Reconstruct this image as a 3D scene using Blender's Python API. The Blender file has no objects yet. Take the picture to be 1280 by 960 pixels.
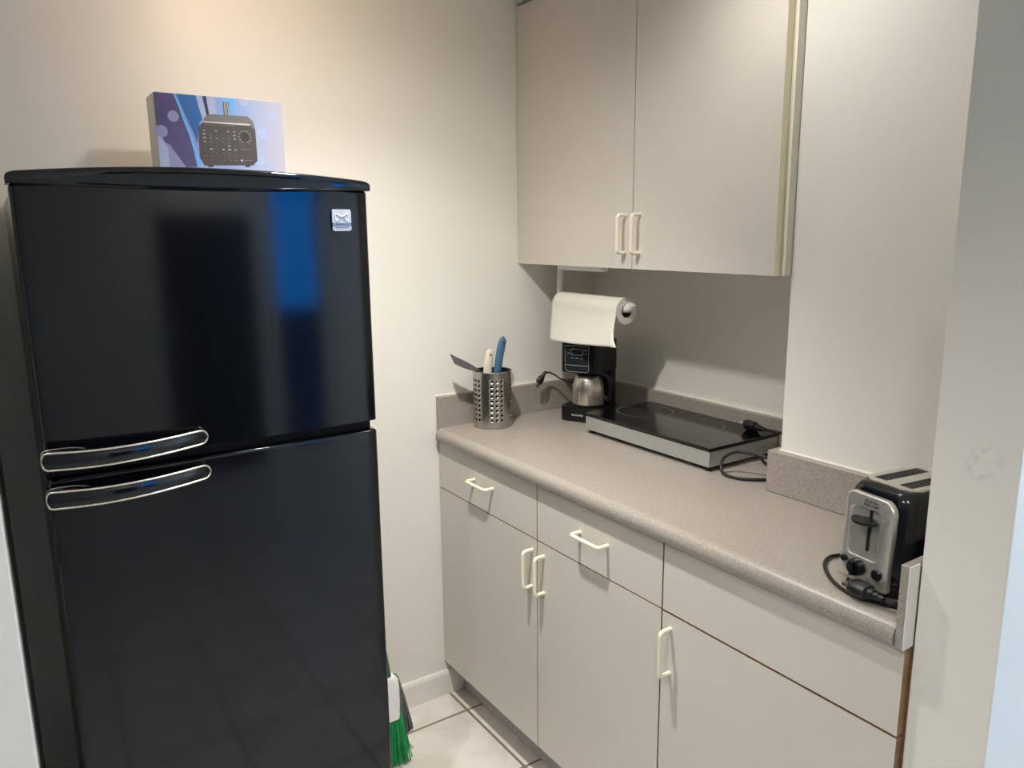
import bpy, bmesh, math, random
from mathutils import Vector, Matrix
random.seed(7)
S = bpy.context.scene
COL = S.collection
PI = math.pi

# ------------------------------------------------------------------ helpers
def lin(c):
    out = []
    for v in c:
        v = v / 255.0
        out.append(v / 12.92 if v <= 0.04045 else ((v + 0.055) / 1.055) ** 2.4)
    return tuple(out) + (1.0,)

def mat(name, rgb, rough=0.5, metal=0.0, spec=0.5, bump=None, noise=None, coat=0.0, aniso=0.0):
    """principled material; bump=(scale,strength,distance); noise=(scale, rgb2, amount)"""
    m = bpy.data.materials.new(name)
    m.use_nodes = True
    nt = m.node_tree
    b = nt.nodes['Principled BSDF']
    b.inputs['Base Color'].default_value = lin(rgb)
    b.inputs['Roughness'].default_value = rough
    b.inputs['Metallic'].default_value = metal
    b.inputs['Specular IOR Level'].default_value = spec
    b.inputs['Coat Weight'].default_value = coat
    b.inputs['Anisotropic'].default_value = aniso
    tc = nt.nodes.new('ShaderNodeTexCoord')
    if noise:
        n = nt.nodes.new('ShaderNodeTexNoise')
        n.inputs['Scale'].default_value = noise[0]
        n.inputs['Detail'].default_value = 4
        nt.links.new(tc.outputs['Object'], n.inputs['Vector'])
        r = nt.nodes.new('ShaderNodeValToRGB')
        r.color_ramp.elements[0].position = 0.5 - noise[2]
        r.color_ramp.elements[1].position = 0.5 + noise[2]
        r.color_ramp.elements[0].color = lin(noise[1])
        r.color_ramp.elements[1].color = lin(rgb)
        nt.links.new(n.outputs['Fac'], r.inputs['Fac'])
        nt.links.new(r.outputs['Color'], b.inputs['Base Color'])
    if bump:
        n2 = nt.nodes.new('ShaderNodeTexNoise')
        n2.inputs['Scale'].default_value = bump[0]
        n2.inputs['Detail'].default_value = 3
        nt.links.new(tc.outputs['Object'], n2.inputs['Vector'])
        bp = nt.nodes.new('ShaderNodeBump')
        bp.inputs['Strength'].default_value = bump[1]
        bp.inputs['Distance'].default_value = bump[2]
        nt.links.new(n2.outputs['Fac'], bp.inputs['Height'])
        nt.links.new(bp.outputs['Normal'], b.inputs['Normal'])
    return m

def link(name, bm, mats, parent=None, smooth=True, angle=35, kind=None, recalc=True):
    if recalc:
        bmesh.ops.recalc_face_normals(bm, faces=bm.faces)
    me = bpy.data.meshes.new(name)
    if smooth:
        for f in bm.faces: f.smooth = True
    bm.to_mesh(me); bm.free()
    if smooth: me.set_sharp_from_angle(angle=math.radians(angle))
    if not isinstance(mats, (list, tuple)): mats = [mats]
    for m in mats: me.materials.append(m)
    o = bpy.data.objects.new(name, me)
    COL.objects.link(o)
    if parent: o.parent = parent
    if kind: o['kind'] = kind
    if smooth:
        wn = o.modifiers.new('weighted_normals', 'WEIGHTED_NORMAL'); wn.keep_sharp = True; wn.weight = 80
    return o

def thing(name, label, cat, loc=(0, 0, 0), rz=0.0, group=None):
    o = bpy.data.objects.new(name, None)
    o.empty_display_size = 0.05
    COL.objects.link(o)
    o.location = loc; o.rotation_euler = (0, 0, rz)
    o['label'] = label; o['category'] = cat
    if group: o['group'] = group
    return o

def tag(o, label, cat, group=None):
    o['label'] = label; o['category'] = cat
    if group: o['group'] = group
    return o

def add_box(bm, x0, x1, y0, y1, z0, z1, bev=0.0, seg=2, mi=0, front_mi=None, edges=None):
    """axis box; front_mi: material of the -y face"""
    vs = [bm.verts.new((x, y, z)) for x in (x0, x1) for y in (y0, y1) for z in (z0, z1)]
    idx = [(0, 1, 3, 2), (4, 6, 7, 5), (0, 4, 5, 1), (2, 3, 7, 6), (0, 2, 6, 4), (1, 5, 7, 3)]
    fs = []
    for k, q in enumerate(idx):
        f = bm.faces.new([vs[i] for i in q]); f.material_index = mi; fs.append(f)
    if front_mi is not None: fs[2].material_index = front_mi
    if bev > 0:
        es = set()
        for f in fs:
            for e in f.edges: es.add(e)
        if edges: es = {e for e in es if edges(e)}
        bmesh.ops.bevel(bm, geom=list(es), offset=bev, segments=seg, profile=0.5, affect='EDGES', clamp_overlap=True)
    return fs

def box(name, x0, x1, y0, y1, z0, z1, m, parent=None, bev=0.0, seg=2, kind=None, edges=None):
    bm = bmesh.new(); add_box(bm, x0, x1, y0, y1, z0, z1, bev, seg, edges=edges)
    return link(name, bm, m, parent, kind=kind)

def catmull(pts, n=8):
    P = [Vector(p) for p in pts]
    P = [P[0] * 2 - P[1]] + P + [P[-1] * 2 - P[-2]]
    out = []
    for i in range(1, len(P) - 2):
        a, b, c, d = P[i - 1], P[i], P[i + 1], P[i + 2]
        for k in range(n):
            t = k / n
            out.append(0.5 * ((2 * b) + (c - a) * t + (2 * a - 5 * b + 4 * c - d) * t * t + (3 * b - a - 3 * c + d) * t ** 3))
    out.append(P[-2])
    return out

def add_sweep(bm, path, rad, seg=10, up=(0, 0, 1), closed=False, mi=0, cap=True):
    """rad: number, or list of (a,b) per point (a along side axis, b along the other)"""
    path = [Vector(p) for p in path]
    n = len(path); rings = []
    prev = None
    for i, p in enumerate(path):
        if closed: t = path[(i + 1) % n] - path[(i - 1) % n]
        else: t = path[min(i + 1, n - 1)] - path[max(i - 1, 0)]
        t.normalize()
        if prev is None:
            u = Vector(up)
            if abs(u.dot(t)) > 0.95: u = Vector((1, 0, 0)) if abs(t.x) < 0.9 else Vector((0, 1, 0))
            side = t.cross(u).normalized()
        else:
            side = (prev - t * prev.dot(t)).normalized()
        prev = side
        oth = side.cross(t).normalized()
        r = rad[i] if isinstance(rad, (list, tuple)) else (rad, rad)
        if not isinstance(r, (list, tuple)): r = (r, r)
        rings.append([bm.verts.new(p + side * r[0] * math.cos(2 * PI * k / seg) + oth * r[1] * math.sin(2 * PI * k / seg)) for k in range(seg)])
    m = n if closed else n - 1
    for i in range(m):
        A, B = rings[i], rings[(i + 1) % n]
        for k in range(seg):
            f = bm.faces.new((A[k], A[(k + 1) % seg], B[(k + 1) % seg], B[k])); f.material_index = mi
    if cap and not closed:
        for R in (rings[0], rings[-1]):
            f = bm.faces.new(R); f.material_index = mi

def tube(name, path, rad, m, parent=None, seg=10, closed=False, up=(0, 0, 1)):
    bm = bmesh.new(); add_sweep(bm, path, rad, seg, up, closed)
    return link(name, bm, m, parent, angle=50)

def add_lathe(bm, prof, c=(0, 0, 0), seg=32, mi=0, axis='z', closed=False):
    rings = []
    for r, h in prof:
        ring = []
        for k in range(seg):
            a = 2 * PI * k / seg
            if axis == 'z': v = (c[0] + r * math.cos(a), c[1] + r * math.sin(a), c[2] + h)
            elif axis == 'x': v = (c[0] + h, c[1] + r * math.cos(a), c[2] + r * math.sin(a))
            else: v = (c[0] + r * math.cos(a), c[1] + h, c[2] + r * math.sin(a))
            ring.append(bm.verts.new(v))
        rings.append(ring)
    n = len(rings)
    for i in range(n if closed else n - 1):
        A, B = rings[i], rings[(i + 1) % n]
        for k in range(seg):
            f = bm.faces.new((A[k], A[(k + 1) % seg], B[(k + 1) % seg], B[k])); f.material_index = mi
    if not closed:
        for R in (rings[0], rings[-1]):
            f = bm.faces.new(R); f.material_index = mi

def lathe(name, prof, m, parent=None, c=(0, 0, 0), seg=32, axis='z', closed=False, angle=35):
    bm = bmesh.new(); add_lathe(bm, prof, c, seg, 0, axis, closed)
    return link(name, bm, m, parent, angle=angle)

def rounded(x0, x1, y0, y1, r, n=6):
    """counter-clockwise rounded rectangle outline; r one radius or four (x0y0,x1y0,x1y1,x0y1)"""
    if not isinstance(r, (list, tuple)): r = (r,) * 4
    pts = []
    for (cx, cy, a0, rr) in ((x0 + r[0], y0 + r[0], PI, r[0]), (x1 - r[1], y0 + r[1], 1.5 * PI, r[1]),
                             (x1 - r[2], y1 - r[2], 0, r[2]), (x0 + r[3], y1 - r[3], 0.5 * PI, r[3])):
        for k in range(n + 1):
            a = a0 + 0.5 * PI * k / n
            pts.append((cx + rr * math.cos(a), cy + rr * math.sin(a)))
    return pts

def add_prism(bm, outline, h0, h1, plane='xy', mi=0, bev=0.0, seg=2):
    """extrude a 2-D outline; plane xy->along z, xz->along y, yz->along x"""
    def P(u, v, h):
        return (u, v, h) if plane == 'xy' else ((u, h, v) if plane == 'xz' else (h, u, v))
    A = [bm.verts.new(P(u, v, h0)) for u, v in outline]
    B = [bm.verts.new(P(u, v, h1)) for u, v in outline]
    n = len(A)
    fs = [bm.faces.new(A), bm.faces.new(list(reversed(B)))]
    caps = list(fs)
    for k in range(n):
        fs.append(bm.faces.new((A[k], B[k], B[(k + 1) % n], A[(k + 1) % n])))
    for f in fs: f.material_index = mi
    if bev:
        es = set()
        for f in caps:
            for e in f.edges: es.add(e)
        bmesh.ops.bevel(bm, geom=list(es), offset=bev, segments=seg, profile=0.5, affect='EDGES', clamp_overlap=True)

def prism(name, outline, h0, h1, m, parent=None, plane='xy', bev=0.0, seg=2, kind=None, angle=35):
    bm = bmesh.new(); add_prism(bm, outline, h0, h1, plane, 0, bev, seg)
    return link(name, bm, m, parent, kind=kind, angle=angle)

def text_mesh(name, s, size, m, parent, M, extrude=0.0003, space=1.0, bold=0.0):
    cu = bpy.data.curves.new(name, 'FONT')
    cu.body = s; cu.size = size; cu.align_x = 'CENTER'; cu.align_y = 'CENTER'; cu.extrude = extrude
    cu.space_character = space; cu.offset = bold
    tmp = bpy.data.objects.new('tmp', cu)
    COL.objects.link(tmp)
    dg = bpy.context.evaluated_depsgraph_get(); dg.update()
    me = bpy.data.meshes.new_from_object(tmp.evaluated_get(dg))
    bpy.data.objects.remove(tmp); bpy.data.curves.remove(cu)
    me.transform(M)
    me.materials.clear(); me.materials.append(m)
    me.name = name
    o = bpy.data.objects.new(name, me); COL.objects.link(o); o.parent = parent
    return o

# facing matrices for lettering: text plane facing -y, or facing +x
def face_my(x, y, z): return Matrix.Translation((x, y, z)) @ Matrix.Rotation(PI / 2, 4, 'X')
def face_px(x, y, z): return Matrix.Translation((x, y, z)) @ Matrix.Rotation(PI / 2, 4, 'Z') @ Matrix.Rotation(PI / 2, 4, 'X')

# ------------------------------------------------------------------ materials
M = {}
M['wall'] = mat('wall_paint', (239, 236, 229), 0.42, spec=0.45, bump=(170, 0.10, 0.0025))
M['wallshade'] = M['wall']
M['taupe'] = mat('bounce_cut_wall_paint', (132, 124, 116), 0.6)  # unseen side wall, darkened to cut light bounced into the kitchen
M['ceil'] = mat('ceiling_paint', (240, 238, 232), 0.6)
M['base'] = mat('baseboard_paint', (236, 233, 226), 0.35)
M['lam'] = mat('cabinet_laminate', (217, 211, 203), 0.42, spec=0.4, noise=(5, (214, 208, 200), 0.2))
M['lamside'] = mat('cabinet_side_laminate', (220, 217, 206), 0.4)
M['band'] = mat('cream_edge_band', (240, 233, 204), 0.4)
M['tan'] = mat('worn_brown_edge', (182, 150, 108), 0.7, noise=(30, (136, 102, 70), 0.3))
M['carc'] = mat('carcass_brown_board', (120, 98, 78), 0.8)  # brown carcass board seen through the door gaps
M['kick'] = mat('toe_kick_board', (196, 193, 194), 0.6)
M['cream'] = mat('cream_plastic', (243, 236, 214), 0.3)
M['white'] = mat('white_plastic', (248, 247, 248), 0.35)
M['caulk'] = mat('white_caulk', (236, 232, 224), 0.6)
M['black'] = mat('black_plastic', (10, 12, 18), 0.28)
M['blackgloss'] = mat('black_gloss_enamel', (9, 12, 18), 0.09, spec=0.5)
M['capgloss'] = mat('black_gloss_cap', (7, 9, 13), 0.07, spec=0.6)
M['fside'] = mat('black_textured_side', (12, 12, 13), 0.22, spec=0.6)
M['gap'] = mat('black_gasket_and_slot_shade', (8, 8, 8), 0.8)  # gasket rubber; also paints the dark depth of the toaster slots
M['chrome'] = mat('pale_metal_trim', (225, 215, 195), 0.22, metal=0.9)
M['badge'] = mat('silver_badge', (205, 207, 208), 0.35, metal=0.55)
M['badgehi'] = mat('bright_silver', (235, 236, 236), 0.3, metal=0.3)
M['badgetx'] = mat('navy_lettering', (52, 72, 108), 0.5)
M['steel'] = mat('brushed_steel', (190, 186, 180), 0.3, metal=1.0, aniso=0.4)
M['steelin'] = mat('shaded_inner_steel', (70, 68, 66), 0.5, metal=1.0)  # shade inside the canister put into the colour
M['steeld'] = mat('dark_brushed_steel', (208, 200, 188), 0.24, metal=0.85)
M['alu'] = mat('satin_aluminium', (196, 199, 199), 0.42, metal=0.75)
M['glass'] = mat('black_ceramic_glass', (9, 9, 11), 0.12, spec=0.55)
M['ring'] = mat('grey_printed_ring', (118, 122, 128), 0.4)
M['rubber'] = mat('black_rubber', (20, 20, 21), 0.6)
M['cord'] = mat('black_cord', (24, 24, 26), 0.42)
M['paper'] = mat('paper_towel', (240, 236, 228), 0.95, spec=0.1, bump=(260, 0.5, 0.003))
M['card'] = mat('brown_cardboard_core', (92, 74, 64), 0.9)
M['bluehandle'] = mat('blue_plastic', (70, 110, 140), 0.4)
M['greyplastic'] = mat('dark_grey_nylon', (74, 74, 76), 0.45)
M['ivory'] = mat('ivory_plastic', (222, 214, 198), 0.4)
M['brass'] = mat('brass_rivet', (190, 150, 90), 0.3, metal=1.0)
M['panel'] = mat('graphite_panel', (50, 54, 60), 0.22, metal=0.35)
M['print'] = mat('light_print', (200, 204, 208), 0.5)
M['lcd'] = mat('lcd_glass', (42, 48, 52), 0.15)
M['green'] = mat('green_bristles', (20, 140, 74), 0.55, noise=(60, (30, 170, 96), 0.25))
M['greenh'] = mat('green_handle', (18, 98, 58), 0.4)
M['greybr'] = mat('grey_bristles', (122, 124, 130), 0.7, noise=(80, (92, 94, 100), 0.25))
M['dark'] = mat('dark_stand_in_paint', (16, 15, 15), 0.55)
M['frame'] = mat('window_frame_paint', (230, 230, 230), 0.4)

def counter_mat():
    m = bpy.data.materials.new('speckled_grey_laminate'); m.use_nodes = True
    nt = m.node_tree; b = nt.nodes['Principled BSDF']
    b.inputs['Roughness'].default_value = 0.36
    tc = nt.nodes.new('ShaderNodeTexCoord')
    n = nt.nodes.new('ShaderNodeTexNoise'); n.inputs['Scale'].default_value = 620; n.inputs['Detail'].default_value = 2
    n.inputs['Roughness'].default_value = 0.7
    r = nt.nodes.new('ShaderNodeValToRGB')
    e = r.color_ramp.elements
    e[0].position = 0.30; e[0].color = lin((121, 114, 107))
    e[1].position = 0.70; e[1].color = lin((194, 187, 177))
    k = e.new(0.45); k.color = lin((155, 147, 139))
    k = e.new(0.56); k.color = lin((167, 159, 150))
    nt.links.new(tc.outputs['Object'], n.inputs['Vector'])
    nt.links.new(n.outputs['Fac'], r.inputs['Fac'])
    nt.links.new(r.outputs['Color'], b.inputs['Base Color'])
    return m
M['counter'] = counter_mat()

def tile_mat():
    m = bpy.data.materials.new('beige_floor_tile'); m.use_nodes = True
    nt = m.node_tree; b = nt.nodes['Principled BSDF']
    b.inputs['Roughness'].default_value = 0.3
    tc = nt.nodes.new('ShaderNodeTexCoord')
    mp = nt.nodes.new('ShaderNodeMapping')
    mp.inputs['Location'].default_value = (-0.125 + 0.3245 * 4, 0.604 + 0.3245 * 20, 0)
    br = nt.nodes.new('ShaderNodeTexBrick')
    br.offset = 0.0; br.squash = 1.0
    br.inputs['Scale'].default_value = 1.0
    br.inputs['Brick Width'].default_value = 0.3245
    br.inputs['Row Height'].default_value = 0.3245
    br.inputs['Mortar Size'].default_value = 0.0045
    br.inputs['Mortar Smooth'].default_value = 0.1
    br.inputs['Bias'].default_value = 0.0
    br.inputs['Color1'].default_value = (1, 1, 1, 1); br.inputs['Color2'].default_value = (1, 1, 1, 1)
    br.inputs['Mortar'].default_value = (0, 0, 0, 1)
    n = nt.nodes.new('ShaderNodeTexNoise'); n.inputs['Scale'].default_value = 9; n.inputs['Detail'].default_value = 6
    n.inputs['Distortion'].default_value = 0.6
    r = nt.nodes.new('ShaderNodeValToRGB')
    r.color_ramp.elements[0].position = 0.35; r.color_ramp.elements[0].color = lin((216, 209, 201))
    r.color_ramp.elements[1].position = 0.62; r.color_ramp.elements[1].color = lin((232, 227, 221))
    mx = nt.nodes.new('ShaderNodeMix'); mx.data_type = 'RGBA'
    mx.inputs[6].default_value = lin((140, 124, 112))
    nt.links.new(tc.outputs['Object'], mp.inputs['Vector'])
    nt.links.new(mp.outputs['Vector'], br.inputs['Vector'])
    nt.links.new(tc.outputs['Object'], n.inputs['Vector'])
    nt.links.new(n.outputs['Fac'], r.inputs['Fac'])
    nt.links.new(br.outputs['Color'], mx.inputs[0])
    nt.links.new(r.outputs['Color'], mx.inputs[7])
    nt.links.new(mx.outputs[2], b.inputs['Base Color'])
    bp = nt.nodes.new('ShaderNodeBump'); bp.inputs['Strength'].default_value = 0.6; bp.inputs['Distance'].default_value = 0.002
    nt.links.new(br.outputs['Color'], bp.inputs['Height'])
    nt.links.new(bp.outputs['Normal'], b.inputs['Normal'])
    return m
M['tile'] = tile_mat()

def pane_mat(name, tint, refl=0.06):
    m = bpy.data.materials.new(name); m.use_nodes = True
    nt = m.node_tree
    for n in list(nt.nodes): nt.nodes.remove(n)
    o = nt.nodes.new('ShaderNodeOutputMaterial')
    t = nt.nodes.new('ShaderNodeBsdfTransparent'); t.inputs['Color'].default_value = tint + (1,)
    g = nt.nodes.new('ShaderNodeBsdfGlossy'); g.inputs['Roughness'].default_value = 0.02
    x = nt.nodes.new('ShaderNodeMixShader'); x.inputs['Fac'].default_value = refl
    nt.links.new(t.outputs[0], x.inputs[1]); nt.links.new(g.outputs[0], x.inputs[2])
    nt.links.new(x.outputs[0], o.inputs['Surface'])
    return m
M['pane'] = pane_mat('clear_window_glass', (0.95, 0.97, 1.0))
M['bluepane'] = pane_mat('blue_reflection_tint', (0.0005, 0.46, 0.84))  # tint added so the window mirrors as a deep blue stripe in the fridge

M['darkpane'] = pane_mat('faded_reflection_tint', (0.0004, 0.07, 0.17))  # added darker tint, fades the lower end of the mirrored stripe

# the end wall carries a few grey hand smudges
M['wallsmudge'] = mat('wall_paint_smudged', (239, 236, 229), 0.42, spec=0.45, bump=(170, 0.10, 0.0025))
nt = M['wallsmudge'].node_tree; pb = nt.nodes['Principled BSDF']
tc = nt.nodes.new('ShaderNodeTexCoord'); mp = nt.nodes.new('ShaderNodeMapping')
mp.vector_type = 'POINT'; mp.inputs['Location'].default_value = (-1.568 / 0.035, 0.60 / 0.05, -1.185 / 0.04); mp.inputs['Scale'].default_value = (1 / 0.035, 1 / 0.05, 1 / 0.04)
gr = nt.nodes.new('ShaderNodeTexGradient'); gr.gradient_type = 'SPHERICAL'
ns = nt.nodes.new('ShaderNodeTexNoise'); ns.inputs['Scale'].default_value = 70; ns.inputs['Detail'].default_value = 2
rm = nt.nodes.new('ShaderNodeMapRange'); rm.inputs['From Min'].default_value = 0.48; rm.inputs['From Max'].default_value = 0.66; rm.inputs['To Max'].default_value = 0.38
ml = nt.nodes.new('ShaderNodeMath'); ml.operation = 'MULTIPLY'
mx = nt.nodes.new('ShaderNodeMix'); mx.data_type = 'RGBA'; mx.inputs[6].default_value = lin((239, 236, 229)); mx.inputs[7].default_value = lin((176, 172, 160))
nt.links.new(tc.outputs['Object'], mp.inputs['Vector']); nt.links.new(mp.outputs['Vector'], gr.inputs['Vector'])
nt.links.new(tc.outputs['Object'], ns.inputs['Vector']); nt.links.new(ns.outputs['Fac'], rm.inputs['Value'])
nt.links.new(gr.outputs['Fac'], ml.inputs[0]); nt.links.new(rm.outputs['Result'], ml.inputs[1])
nt.links.new(ml.outputs[0], mx.inputs[0]); nt.links.new(mx.outputs[2], pb.inputs['Base Color'])

# ------------------------------------------------------------------ the room
CEIL = 2.18
FX, FY0, FY1 = 4.2, -4.2, 1.5           # far wall, near and far ends of the adjoining room
box('floor', -0.2, FX + 0.2, FY0 - 0.2, FY1 + 0.2, -0.15, 0.0, M['tile'], kind='structure')
box('ceiling', -0.2, FX + 0.2, FY0 - 0.2, FY1 + 0.2, CEIL, CEIL + 0.15, M['ceil'], kind='structure')
box('wall_left', -0.15, 0.0, -1.75, 0.0, 0.0, CEIL, M['wall'], kind='structure')
box('wall_back', -0.15, 1.5, 0.0, 0.15, 0.0, CEIL, M['wall'], kind='structure')
box('wall_pillar', 0.992, 1.499, -0.263, 0.0, 0.9145, CEIL, M['wall'], kind='structure', bev=0.003)
box('wall_right', 1.499, 1.617, -0.600, FY1, 0.0, CEIL, M['wallsmudge'], kind='structure', bev=0.004)
box('wall_front_left', -0.15, 0.66, FY0, -1.7405, 0.0, CEIL, M['wall'], kind='structure', bev=0.004)
# adjoining room
def wall_with_holes():
    bm = bmesh.new()
    xs0, xs1 = FX, FX + 0.15
    ys = [FY0, -0.95, -0.27, -0.12, 0.28, 0.45, 1.40, FY1]
    def strip(y0, y1, holes):
        z = 0.0
        for h0, h1 in holes:
            if h0 > z: add_box(bm, xs0, xs1, y0, y1, z, h0)
            z = h1
        if z < CEIL: add_box(bm, xs0, xs1, y0, y1, z, CEIL)
    strip(ys[0], ys[1], [])
    strip(ys[1], ys[2], [(0.0, 1.66)])
    strip(ys[2], ys[3], [])
    strip(ys[3], ys[4], [(0.05, 2.15)])
    strip(ys[4], ys[5], [])
    strip(ys[5], ys[6], [])
    strip(ys[6], ys[7], [])
    return link('wall_far', bm, M['wall'], kind='structure')
wall_with_holes()
box('wall_side', 0.66, FX, FY0 - 0.15, FY0, 0.0, CEIL, M['taupe'], kind='structure')
bm = bmesh.new()
add_box(bm, 1.617, 2.85, FY1, FY1 + 0.15, 0.0, CEIL); add_box(bm, 4.10, FX, FY1, FY1 + 0.15, 0.0, CEIL)
add_box(bm, 2.85, 4.10, FY1, FY1 + 0.15, 0.0, 0.30); add_box(bm, 2.85, 4.10, FY1, FY1 + 0.15, 2.10, CEIL)
link('wall_end', bm, M['wall'], kind='structure')

def window(name, loc, rz, width, z0, z1, pane, mull):
    r = bpy.data.objects.new(name, None); COL.objects.link(r); r.location = loc; r.rotation_euler = (0, 0, rz)
    r['kind'] = 'structure'
    bm = bmesh.new(); w = width / 2; h = z1 - z0; t = 0.03
    add_box(bm, -0.03, 0.03, -w, -w + t, 0, h); add_box(bm, -0.03, 0.03, w - t, w, 0, h)
    add_box(bm, -0.03, 0.03, -w, w, 0, t); add_box(bm, -0.03, 0.03, -w, w, h - t, h)
    if mull: add_box(bm, -0.02, 0.02, -0.015, 0.015, t, h - t)
    link('window_frame', bm, M['frame'], r)['kind'] = 'structure'
    if name == 'window_1':
        box('window_pane', -0.003, 0.003, -w + t, w - t, 0.98, h - t, pane, r)['kind'] = 'structure'
        box('window_pane', -0.003, 0.003, -w + t, w - t, t, 0.98, M['darkpane'], r)['kind'] = 'structure'
    else:
        box('window_pane', -0.003, 0.003, -w + t, w - t, t, h - t, pane, r)['kind'] = 'structure'
window('window_1', (FX + 0.07, 0.08, 0.05), 0, 0.40, 0.05, 2.15, M['bluepane'], False)
window('window_2', (3.475, FY1 + 0.07, 0.30), PI / 2, 1.25, 0.30, 2.10, M['pane'], True)
d = bpy.data.objects.new('dark_stand_in_1', None); COL.objects.link(d); d.location = (FX + 0.05, -0.61, 0); d['kind'] = 'structure'  # unseen stand-in added for the dark rectangle mirrored in the fridge
bm = bmesh.new(); add_box(bm, -0.02, 0.02, -0.338, 0.338, 0.003, 1.658, 0.003)
link('stand_in_panel', bm, M['dark'], d)['kind'] = 'structure'
bm = bmesh.new(); add_lathe(bm, [(0.012, 0), (0.012, -0.03), (0.026, -0.04), (0.026, -0.06), (0.012, -0.07)], (-0.02, -0.28, 0.95), 16, 0, 'x')
link('stand_in_knob', bm, M['steel'], d)['kind'] = 'structure'

# baseboard along the left wall, running on under the toe kick
prof = [(0.0, 0.0), (0.013, 0.0), (0.013, 0.068), (0.010, 0.078), (0.005, 0.084), (0.0, 0.084)]
prism('baseboard_left', prof, -1.74, -0.546, M['base'], plane='xz', kind='structure')

# ------------------------------------------------------------------ D-shaped pull handles
def pull(parent, p0, p1, out=0.030, r=0.0050, m=None):
    """bar from foot p0 to foot p1 (local points on the front face), standing out towards -y"""
    p0, p1 = Vector(p0), Vector(p1); o = Vector((0, -out, 0)); d = (p1 - p0).normalized(); c = 0.009
    path = [p0 + Vector((0, 0.001, 0)), p0 + o * 0.55]
    for k in range(6):
        a = PI / 2 * k / 5
        path.append(p0 + o + Vector((0, c, 0)) * (1 - math.sin(a)) + d * c * (1 - math.cos(a)))
    for k in range(6):
        a = PI / 2 * (1 - k / 5)
        path.append(p1 + o + Vector((0, c, 0)) * (1 - math.sin(a)) - d * c * (1 - math.cos(a)))
    path += [p1 + o * 0.55, p1 + Vector((0, 0.001, 0))]
    return tube('handle', path, r, m or M['cream'], parent, 10)

def panel_bm(x0, x1, y0, y1, z0, z1, bev=0.0012):
    """slab whose -y face is laminate (material 0) and whose edges are material 1"""
    bm = bmesh.new()
    fs = add_box(bm, x0, x1, y0, y1, z0, z1, 0, 2, 1, 0)
    return bm

# ------------------------------------------------------------------ lower cabinets
YF, YC = -0.613, -0.594                      # door faces, carcass front
def carcass(parent, x0, x1, divs=()):
    bm = bmesh.new()
    for a, b in [(x0, x0 + 0.016), (x1 - 0.016, x1)] + [(q - 0.008, q + 0.008) for q in divs]:
        add_box(bm, a, b, YC, -0.02, 0.1, 0.872)
    add_box(bm, x0 + 0.016, x1 - 0.016, YC, -0.02, 0.1, 0.117)
    add_box(bm, x0 + 0.016, x1 - 0.016, YC, YC + 0.08, 0.855, 0.872)
    add_box(bm, x0 + 0.016, x1 - 0.016, YC, YC + 0.02, 0.700, 0.738)
    add_box(bm, x0 + 0.016, x1 - 0.016, -0.03, -0.02, 0.117, 0.855)
    return link('carcass', bm, M['carc'], parent)
XA = 0.002
cab = thing('base_cabinet', 'left base cabinet with two drawers above a pair of doors with facing cream handles', 'cabinet', (0, 0, 0))
carcass(cab, XA, 0.9785, (0.5265,))
box('toe_kick', XA, 0.9785, -0.546, -0.530, 0.0, 0.1, M['kick'], cab)
for (x0, x1, hx) in ((XA, 0.5250, 0.2645), (0.5280, 0.9775, 0.753)):
    dr = link('drawer', panel_bm(x0, x1, YF, YC, 0.7205, 0.8705), [M['lam'], M['tan']], cab)
    pull(dr, (hx - 0.050, YF, 0.800), (hx + 0.050, YF, 0.800))
for (x0, x1, hx) in ((XA, 0.5250, 0.5125), (0.5280, 0.9775, 0.5835)):
    do = link('door', panel_bm(x0, x1, YF, YC, 0.117, 0.7175), [M['lam'], M['tan']], cab)
    hx = 0.504 if hx < 0.53 else 0.556
    pull(do, (hx, YF, 0.583), (hx, YF, 0.685))
cab2 = thing('base_cabinet', 'right base cabinet with a wide handleless false drawer front and one door below', 'cabinet', (0, 0, 0))
carcass(cab2, 0.9805, 1.4975)
box('toe_kick', 0.9805, 1.4975, -0.546, -0.530, 0.0, 0.1, M['kick'], cab2)
link('false_drawer_front', panel_bm(0.9815, 1.4940, YF, YC, 0.7205, 0.8705), [M['lam'], M['tan']], cab2)
do = link('door', panel_bm(0.9815, 1.4940, YF, YC, 0.117, 0.7160), [M['lam'], M['tan']], cab2)
pull(do, (1.006, YF, 0.583), (1.006, YF, 0.685))

# ------------------------------------------------------------------ worktop with its splashbacks
wt = thing('countertop', 'speckled grey laminate worktop with a rolled front edge along the base cabinets', 'countertop', (0, 0, 0.874))
def counter_profile():
    p = [(-0.0005, 0.0), (-0.610, 0.0), (-0.623, 0.0)]
    r = 0.014
    p += [(-0.631, 0.006), (-0.633, 0.014)]
    for k in range(9):
        a = PI / 2 * k / 8
        p.append((-0.633 + 0.024 * (1 - math.cos(a)), 0.018 + 0.022 * math.sin(a)))
    p += [(-0.0005, 0.040)]
    return p
link('slab', (lambda b: (add_prism(b, counter_profile(), 0.0205, 1.4835, 'yz'), b)[1])(bmesh.new()), M['counter'], wt)
ZS = 1.0115
def splashback(label, x0, x1, y0, y1, z0, beads):
    t = thing('splashback', label, 'splashback', (x0 + 0.0007, y0 + 0.0007, z0 - 0.0))
    o = Vector(t.location)
    box('board', x0 - o.x, x1 - o.x, y0 - o.y, y1 - o.y, 0.0, ZS - z0, M['counter'], t, 0.0015, 1)
    if beads:
        bm = bmesh.new()
        for a, b in beads: add_sweep(bm, [Vector(a) - o, Vector(b) - o], 0.0032, 6)
        link('caulk_line', bm, M['caulk'], t)
    return t
ZC = ZS + 0.001
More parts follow.
